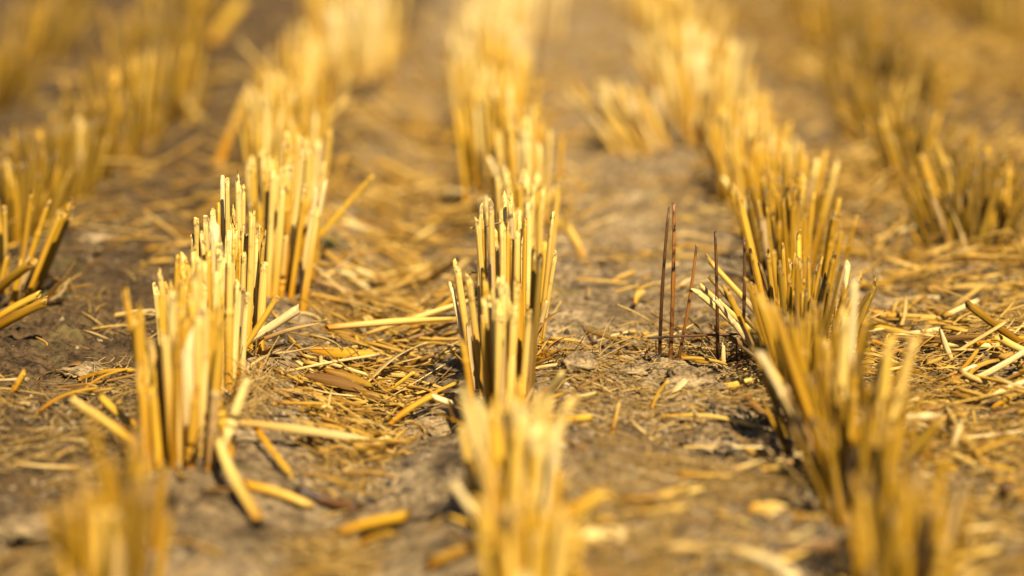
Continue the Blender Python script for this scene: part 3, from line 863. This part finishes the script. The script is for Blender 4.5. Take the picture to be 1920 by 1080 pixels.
lying('dark_twig', 'fine dark twig standing just left of the fork tipped stem', 'twig', (1231, 668), (1230, 638), 2.5, 'dark', up=True, sides=6)
lying('dark_twig', 'thin dark twig beside the foot of the rightmost upright stem', 'twig', (1383, 684), (1381, 642), 3.5, 'dark', up=True, sides=6)
lying('straw_stub', 'small pale stub standing between the last two dark stems', 'straw stub', (1357, 685), (1358, 645), 8, 'white', up=True)
lying('straw_wisp', 'tiny level straw bridging the left tips of the sharpest clump', 'straw wisp', (885, 695), (943, 690), 4.5, 'white', z0=.0, bend=.01, sides=6).location.z += .0655
lying('straw_wisp', 'frayed level straw halfway up the left side of sharpest clump', 'straw wisp', (882, 695), (934, 695), 5, 'white', z0=.0, bend=.03, sides=6).location.z += .0445
# far and blurred
lying('loose_straw', 'blurred pale straw lying level left of the middle row, behind the sharp clump', S, (828, 362), (915, 382), 22, 'white', z0=.006, group=G)
lying('loose_straw', 'blurred straw propped on right side of the middle row, behind sharp clump', S, (1092, 478), (1060, 420), 16, 'gold', up=True, group=G)
lying('loose_straw', 'small bright blurred straw tip right of the middle row', S, (1048, 305), (1080, 318), 12, 'white', z0=.010, group=G)
lying('loose_straw', 'blurred tan straw slanting up to the left row, over bare soil', S, (412, 302), (470, 165), 17, 'pale', up=True, group=G)
lying('loose_straw', 'very blurred broad tan straw slanting near the top, beside left row', S, (395, 85), (455, 5), 24, 'gold', up=True, group=G)
lying('loose_straw', 'blurred crossing straw on soil between second left and left rows', S, (330, 175), (375, 225), 16, 'pale', z0=.006, group=G)
lying('loose_straw', 'upper of two amber straws pointing out of the left edge', S, (-20, 560), (62, 492), 18, 'amber', z0=.006, up=True, dy=-.02, group=G)
lying('loose_straw', 'lower amber straw pointing out of the left edge, near weeds', S, (-20, 622), (88, 565), 18, 'amber', z0=.004, up=True, dy=-.01, group=G)
lying('loose_straw', 'thin amber straw lying against the lower left edge straw', S, (-10, 600), (74, 552), 13, 'gold', z0=.006, up=True, group=G)
lying('loose_straw', 'blurred long level straw right of the right row, far side', S, (1640, 590), (1830, 600), 12, 'pale', z0=.005, group=G)
lying('loose_straw', 'blurred level amber straw near the right edge above the thick amber one', S, (1740, 545), (1905, 547), 12, 'amber', z0=.005, group=G)
lying('loose_straw', 'bleached blurred straw below the long level one on right side', S, (1670, 630), (1780, 612), 13, 'white', z0=.005, group=G)

# ------------------------------------------------------------------ scattered single straws, each its own object
def zone_of(x):
    if x < -.255: return 'outside second left row'
    if x < -.122: return 'left of left row'
    if x < -.004: return 'in left furrow'
    if x < .126: return 'right of middle row'
    if x < .262: return 'right of right row'
    return 'beyond second right row'


scatter = []
tries = 0
while len(scatter) < 205 and tries < 6000:
    tries += 1
    zone = rng.random()
    px = rng.uniform(0, 1920)
    py = rng.uniform(380, 1060)
    c = on_ground(px, py, .002)
    x = c[0]
    w = {'in left furrow': 1.0, 'right of right row': .9, 'right of middle row': .4,
         'left of left row': .22}.get(zone_of(x), .5)
    if min(abs(x - r) for r in ROWX) < .012: w *= .3
    if rng.random() > w: continue
    if zone_of(x).startswith('in left furrow') and (py > 850 or abs(x + .064) > .010 + max(0, c[1] - 1.0) * .12) and rng.random() < .92: continue
    if .03 < x < .12 and 1.02 < c[1] < 1.10: continue
    L = rng.choice([.014, .018, .024, .03, .04, .06]) * rng.uniform(.8, 1.2)
    if zone_of(x).startswith('right of middle') or zone_of(x).startswith('left of left'): L *= .6
    if c[1] < .92: L = min(L, .024)
    a = rng.gauss(0, .7) if rng.random() < .65 else rng.uniform(-1.57, 1.57)
    kind = rng.choice(['round', 'round', 'split', 'thin'])
    tone = rng.choice(['pale', 'gold', 'gold', 'amber', 'white', 'brown'])
    if zone_of(x).startswith(('right of middle', 'left of left')):
        kind = rng.choice(['thin', 'thin', 'thin', 'split'])
        tone = rng.choice(['white', 'pale', 'brown', 'pale'])
    scatter.append((c, L, a, kind, tone))

TONEW = {'pale': 'pale', 'gold': 'golden', 'amber': 'amber', 'white': 'cream', 'brown': 'brown'}
made = []
for c, L, a, kind, tone in scatter:
    d = np.array([math.cos(a), math.sin(a), 0])
    e0, e1 = c - d * L / 2, c + d * L / 2
    g0, g1 = float(gz(e0[0], e0[1], False)[0]), float(gz(e1[0], e1[1], False)[0])
    e0[2], e1[2] = g0 + rng.uniform(.002, .006), g1 + rng.uniform(.002, .008)
    if rng.random() < .15:
        e1[2] += L * rng.uniform(.1, .35)
    P = curve(e0, e1, 11, rng.uniform(-.06, .06))
    g = gz(P[:, 0], P[:, 1])
    P[:, 2] += max(0, float(np.max(g + .001 - P[:, 2])))
    if kind == 'split':
        W = rng.uniform(.0022, .0045) * (1 - .6 * np.abs(2 * np.linspace(0, 1, 11) - 1) ** 3)
        o = obj('split_straw', ribbon(P - P[0], W, twist=rng.uniform(-.8, .8), name='split_straw'), M[tone], None, P[0])
        word, cat = 'split straw', 'split straw'
    elif kind == 'thin':
        o = obj('straw_wisp', tube(P - P[0], np.full(11, rng.uniform(.0004, .0008)), sides=6, open_start=True, name='straw_wisp'), M[tone], None, P[0])
        word, cat = 'wisp', 'straw wisp'
    else:
        o = obj('loose_straw', tube(P - P[0], np.full(11, rng.uniform(.0008, .0015)), sides=8, flat=rng.uniform(.35, .9), open_start=True, name='loose_straw'), M[tone], None, P[0])
        word, cat = 'straw', 'straw'

    def proj(p):
        q = p - CAM
        return 960 + FPX * q[0] / np.dot(q, FW), 540 - FPX * np.dot(q, UP) / np.dot(q, FW)
    (x0, y0), (x1, y1) = proj(P[0]), proj(P[-1])
    slope = (y0 - y1) / ((x1 - x0) or 1e-6)
    ori = 'lying level' if abs(slope) < .18 else ('pointing away' if abs(slope) > 1.6 else ('rising rightward' if slope > 0 else 'rising leftward'))
    ym = (y0 + y1) / 2
    foc = 'blurred near' if ym > 800 else ('sharp' if ym > 600 else 'blurred far')
    size = 'short' if L < .022 else ('long' if L > .05 else 'middling')
    made.append((o, f"{foc} {size} {TONEW[tone]} {word} {ori} {zone_of(c[0])}", cat, (x0 + x1) / 2))
by = {}
for m in made: by.setdefault(m[1], []).append(m)
ORD = ['first', 'second', 'third', 'fourth', 'fifth', 'sixth']
for lab, ms in by.items():
    ms.sort(key=lambda q: q[3])
    for i, (o, l, cat, x) in enumerate(ms):
        tag(o, l if len(ms) == 1 else f"{l}, {ORD[i]} from left", cat, G)

# ------------------------------------------------------------------ litter nobody could count
def batch(name, label, N, mat, lens, rad, density, sides=5, K=5, ymin=.6, ymax=4.2, stack=.006, cross=.6, bendmax=.08, flat=.6, tilt=.1):
    xs, ys = [], []
    tot = 0
    while tot < N:
        # equal share per picture area: near litter shows largest
        v = nrng.uniform(-40, 1120, 20000); u = nrng.uniform(-620, 2540, 20000)
        dx = (u - 960) / FPX; dz = UP[2] * (540 - v) / FPX + FW[2]; dyy = UP[1] * (540 - v) / FPX + FW[1]
        t = -CAMH / dz
        X, Y = dx * t, dyy * t
        keep = (nrng.random(20000) < density(X, Y)) & (Y < ymax) & (Y > ymin)
        xs.append(X[keep]); ys.append(Y[keep]); tot += keep.sum()
    X, Y = np.concatenate(xs)[:N], np.concatenate(ys)[:N]
    L = np.exp(nrng.uniform(math.log(lens[0]), math.log(lens[1]), N))
    A = np.where(nrng.random(N) < cross, nrng.normal(0, .55, N), nrng.uniform(-1.57, 1.57, N))
    D = np.stack([np.cos(A), np.sin(A)], -1)
    t = np.linspace(-.5, .5, K)
    PX = X[:, None] + D[:, :1] * L[:, None] * t
    PY = Y[:, None] + D[:, 1:] * L[:, None] * t
    bend = nrng.uniform(-bendmax, bendmax, N)[:, None] * L[:, None] * (1 - (2 * t) ** 2)
    PX += -D[:, 1:] * bend; PY += D[:, :1] * bend
    GZ = gz(PX.ravel(), PY.ravel()).reshape(N, K)
    lin = GZ[:, :1] + (GZ[:, -1:] - GZ[:, :1]) * (t + .5) + (nrng.normal(0, tilt, N) * L)[:, None] * t
    lift = np.max(GZ - lin, axis=1)
    PZ = lin + (lift * nrng.uniform(.5, 1.0, N))[:, None] + (stack * nrng.random(N) ** 2)[:, None]
    PZ += (nrng.uniform(-.5, 1, N) * bendmax * L)[:, None] * (1 - (2 * t) ** 2) * .6
    R = rad[0] + (rad[1] - rad[0]) * nrng.random(N) ** 2.4
    P = np.stack([PX, PY, PZ], -1)
    T = np.gradient(P, axis=1)
    T /= np.linalg.norm(T, axis=2)[:, :, None]
    up = np.array([0, 0, 1.0])
    B = np.cross(T, up); B /= np.linalg.norm(B, axis=2)[:, :, None]
    Nn = np.cross(B, T)
    roll = nrng.uniform(0, 6.28, N)
    fl = nrng.uniform(flat * .5, flat, N)
    ang = 2 * math.pi * np.arange(sides) / sides
    ca, sa = np.cos(ang), np.sin(ang)
    # flattened section rolled about its axis
    bx = ca[None] * np.cos(roll)[:, None] - (fl[:, None] * sa[None]) * np.sin(roll)[:, None]
    nx = ca[None] * np.sin(roll)[:, None] + (fl[:, None] * sa[None]) * np.cos(roll)[:, None]
    tap = np.ones(K); tap[-1] = .75
    V = P[:, :, None, :] + (B[:, :, None, :] * bx[:, None, :, None] + Nn[:, :, None, :] * nx[:, None, :, None]) * (R[:, None, None, None] * tap[None, :, None, None])
    V = V.reshape(-1, 3)
    base = (np.arange(N) * K * sides)[:, None, None]
    i = np.arange(K - 1)[:, None] * sides; k = np.arange(sides)[None]
    q = np.stack([i + k, i + (k + 1) % sides, i + sides + (k + 1) % sides, i + sides + k], -1).reshape(1, -1, 4)
    Q = (q + base).reshape(-1, 4)
    caps = np.stack([np.arange(sides)[::-1], (K - 1) * sides + np.arange(sides)])[None]
    Cc = (caps + base).reshape(-1, sides)
    me = bpy.data.meshes.new(name)
    me.vertices.add(len(V)); me.vertices.foreach_set('co', V.astype(np.float32).ravel())
    loops = np.concatenate([Q.ravel(), Cc.ravel()]).astype(np.int32)
    me.loops.add(len(loops)); me.loops.foreach_set('vertex_index', loops)
    starts = np.concatenate([np.arange(len(Q)) * 4, len(Q) * 4 + np.arange(len(Cc)) * sides]).astype(np.int32)
    me.polygons.add(len(starts)); me.polygons.foreach_set('loop_start', starts)
    sm = np.concatenate([np.ones(len(Q), bool), np.zeros(len(Cc), bool)])
    me.polygons.foreach_set('use_smooth', sm)
    uvv = np.stack(np.broadcast_arrays((np.arange(sides) / sides)[None, None], np.linspace(0, 1, K)[None, :, None] + np.zeros((N, 1, 1))), -1).reshape(-1, 2)
    uvl = me.uv_layers.new(name='UVMap')
    uvl.data.foreach_set('uv', uvv[loops].astype(np.float32).ravel())
    me.update(calc_edges=True)
    me.validate()
    o = obj(name, me, M[mat])
    o['kind'] = 'stuff'
    o['label'] = label
    return o


def gauss(x, c, s): return np.exp(-((x - c) / s) ** 2)


def dens_straw(X, Y):
    wid = np.clip(.015 + (Y - 1.0) * .08, .013, .032)
    fur = 1.3 * gauss(X, -.066, wid) * np.clip((Y - .86) / .08, .05, 1)
    right = np.clip((X - .14) / .02, 0, 1) * .50 * np.clip((Y - .80) / .12, .15, 1)
    mid = gauss(X, .06, .05) * .10
    left = np.clip((-.135 - X) / .02, 0, 1) * .04
    far = np.clip((Y - 1.3) / .5, 0, 1) * .24
    patch = np.clip(.6 + 2.4 * vnoise(X * 16, Y * 9, 21), .05, 1.4)
    return np.clip((fur + right + mid + left + far) * patch, 0, 1)


def dens_chaff(X, Y):
    wid = np.clip(.012 + (Y - 1.0) * .10, .011, .04)
    fur = gauss(X, -.064, wid) * 1.0
    right = np.clip((X - .13) / .02, 0, 1) * .7
    mid = gauss(X, .06, .06) * .34
    left = np.clip((-.135 - X) / .02, 0, 1) * .25
    heap = gauss(X, .03, .016) * gauss(Y, 1.06, .03) * 1.0 + gauss(X, .09, .03) * gauss(Y, 1.04, .03) * .8
    patch = np.clip(.55 + 2.6 * vnoise(X * 26, Y * 16, 22), .03, 1.5)
    return np.clip((fur + right + mid + left + heap) * patch, 0, 1)


batch('straw_heap', 'tangle of fine pale shreds heaped by the dark stems', 650, 'chaff', (.006, .030), (.00015, .0005),
      lambda X, Y: np.clip(gauss(X, .024, .012) * gauss(Y, 1.085, .014) + gauss(X, .092, .022) * gauss(Y, 1.112, .013) + .8 * gauss(X, -.112, .008) * gauss(Y, 1.02, .05), 0, 1),
      sides=4, K=4, stack=.004, cross=.4, bendmax=.15, flat=.7, tilt=.45)
batch('tangled_straw', 'blurred tangle of flattened straw between the far rows', 5200, 'litter', (.015, .07), (.0007, .0019),
      lambda X, Y: np.clip((Y - 1.25) / .5, 0, 1) * (.27 + .6 * np.clip((X - .2) / .1, 0, 1) - .20 * np.clip((-.12 - X) / .03, 0, 1)) * np.clip(.5 + 2.5 * vnoise(X * 9, Y * 6, 77), .05, 1), stack=.012, cross=.5, tilt=.35)
batch('straw_litter', 'layer of chopped golden straw filling the furrows', 9000, 'litter', (.006, .034), (.0003, .0015), dens_straw, stack=.008, cross=.45, bendmax=.14, tilt=.2)
batch('straw_chaff', 'fine pale chaff and straw shreds on the soil', 37000, 'chaff', (.004, .028), (.00012, .0005), dens_chaff, sides=4, K=4, stack=.0025, cross=.3, bendmax=.12, flat=.7, tilt=.15)


# ------------------------------------------------------------------ crumbs and clods
def lump(r, seed, sub=3):
    import bmesh
    bm = bmesh.new()
    bmesh.ops.create_icosphere(bm, subdivisions=sub, radius=1.0)
    for v in bm.verts:
        c = np.array(v.co)
        f = 1 + .5 * float(vnoise(np.array([c[0] * 1.7 + seed]), np.array([c[1] * 1.7 + c[2] * 2.3]), seed)[0]) + .35 * float(vnoise(np.array([c[0] * 5 + c[2] * 3]), np.array([c[1] * 5 - c[2] * 4]), seed + 1)[0]) \
            + .22 * float(vnoise(np.array([c[0] * 13 + c[2] * 7]), np.array([c[1] * 13 - c[2] * 9]), seed + 2)[0])
        v.co = Vector(c * f * r)
    me = bpy.data.meshes.new('soil_clod')
    bm.to_mesh(me); bm.free()
    me.polygons.foreach_set('use_smooth', [True] * len(me.polygons))
    return me


for lab, px, py, r, sc in [
        ('rounded fuzzy tan clod in front of the upright dark stems', 1290, 725, .0095, (1.2, 1, .75)),
        ('smaller tan clod touching the right side of the rounded fuzzy one', 1345, 740, .006, (1.3, 1, .7)),
        ('pale mossy clod below the reddish curved stem', 1085, 692, .0085, (1.1, 1, .75)),
        ('crumbly low clod between the mossy clod and the dark stems', 1180, 700, .006, (1.6, 1, .6)),
        ('dark flat clod on the soil at the left, beside the hole', 160, 700, .008, (1.5, 1, .5)),
        ('dark crumb of soil far left behind the left row', 178, 452, .009, (1.3, 1, .6)),
        ('blurred dark clod at the bottom left corner', 40, 1000, .010, (1.4, 1, .5)),
        ('dark clod in the hollow under the right row fan', 1470, 845, .009, (1.2, 1, .6))]:
    p = on_ground(px, py)
    o = obj('soil_clod', lump(r, int(px) % 97, 4), M['soil'], None, p + np.array([0, 0, r * .15]))
    o.scale = sc
    tag(o, lab, 'soil clod', 'soil clods')


def crumbs(N=11000):
    import bmesh
    bm = bmesh.new(); bmesh.ops.create_icosphere(bm, subdivisions=1, radius=1.0)
    bv = np.array([v.co[:] for v in bm.verts]); bf = np.array([[v.index for v in f.verts] for f in bm.faces]); bm.free()
    v = nrng.uniform(300, 1110, N * 3); u = nrng.uniform(-60, 1980, N * 3)
    dz = UP[2] * (540 - v) / FPX + FW[2]; dyy = UP[1] * (540 - v) / FPX + FW[1]
    t = -CAMH / dz
    X, Y = (u - 960) / FPX * t, dyy * t
    keep = nrng.random(len(X)) < np.clip(.5 + 2.5 * vnoise(X * 20, Y * 14, 31), .02, 1) * (1 - .8 * np.clip(gauss(X, -.03, .02) + gauss(X, -.1, .01), 0, 1))
    X, Y = X[keep][:N], Y[keep][:N]
    N = len(X)
    Z = gz(X, Y)
    r = np.exp(nrng.uniform(math.log(.0003), math.log(.0019), N))
    sc = nrng.uniform(.6, 1.4, (N, 1, 3))
    r = np.where(X < -.14, r * .75, r)
    V = bv[None] * (1 + nrng.uniform(-.3, .3, (N, len(bv), 1))) * sc * r[:, None, None] + np.stack([X, Y, Z + r * .3], -1)[:, None]
    F = (bf[None] + (np.arange(N) * len(bv))[:, None, None]).reshape(-1, 3)
    me = bpy.data.meshes.new('soil_crumbs')
    V = V.reshape(-1, 3).astype(np.float32)
    me.vertices.add(len(V)); me.vertices.foreach_set('co', V.ravel())
    me.loops.add(F.size); me.loops.foreach_set('vertex_index', F.ravel().astype(np.int32))
    me.polygons.add(len(F)); me.polygons.foreach_set('loop_start', np.arange(0, F.size, 3, dtype=np.int32))
    me.update(calc_edges=True)
    o = obj('soil_crumbs', me, M['crumb'])
    o['kind'] = 'stuff'
    o['label'] = 'loose crumbs of dry soil'


crumbs()

# ------------------------------------------------------------------ small green weeds
for lab, px, py, n, L in [('tiny green weed at the foot of the orange footed clump', 365, 862, 7, .010),
                          ('small blurred green weed beside the amber straws at the left edge', 105, 562, 5, .009),
                          ('small blurred green weed right of the leaning left clump', 615, 462, 5, .009)]:
    p = on_ground(px, py)
    root = bpy.data.objects.new('green_weed', None); C.objects.link(root); root.location = p
    root.empty_display_size = .005
    tag(root, lab, 'weed', 'small green weeds')
    for k in range(n):
        a = rng.uniform(0, 6.28); e = rng.uniform(.2, .9)
        q = np.array([math.cos(a) * L, math.sin(a) * L, L * e])
        P = curve(np.zeros(3), q, 7, .15)
        obj('leaf', ribbon(P, .003 * np.sin(math.pi * np.linspace(.08, .98, 7)), name='leaf'), M['green'], root)
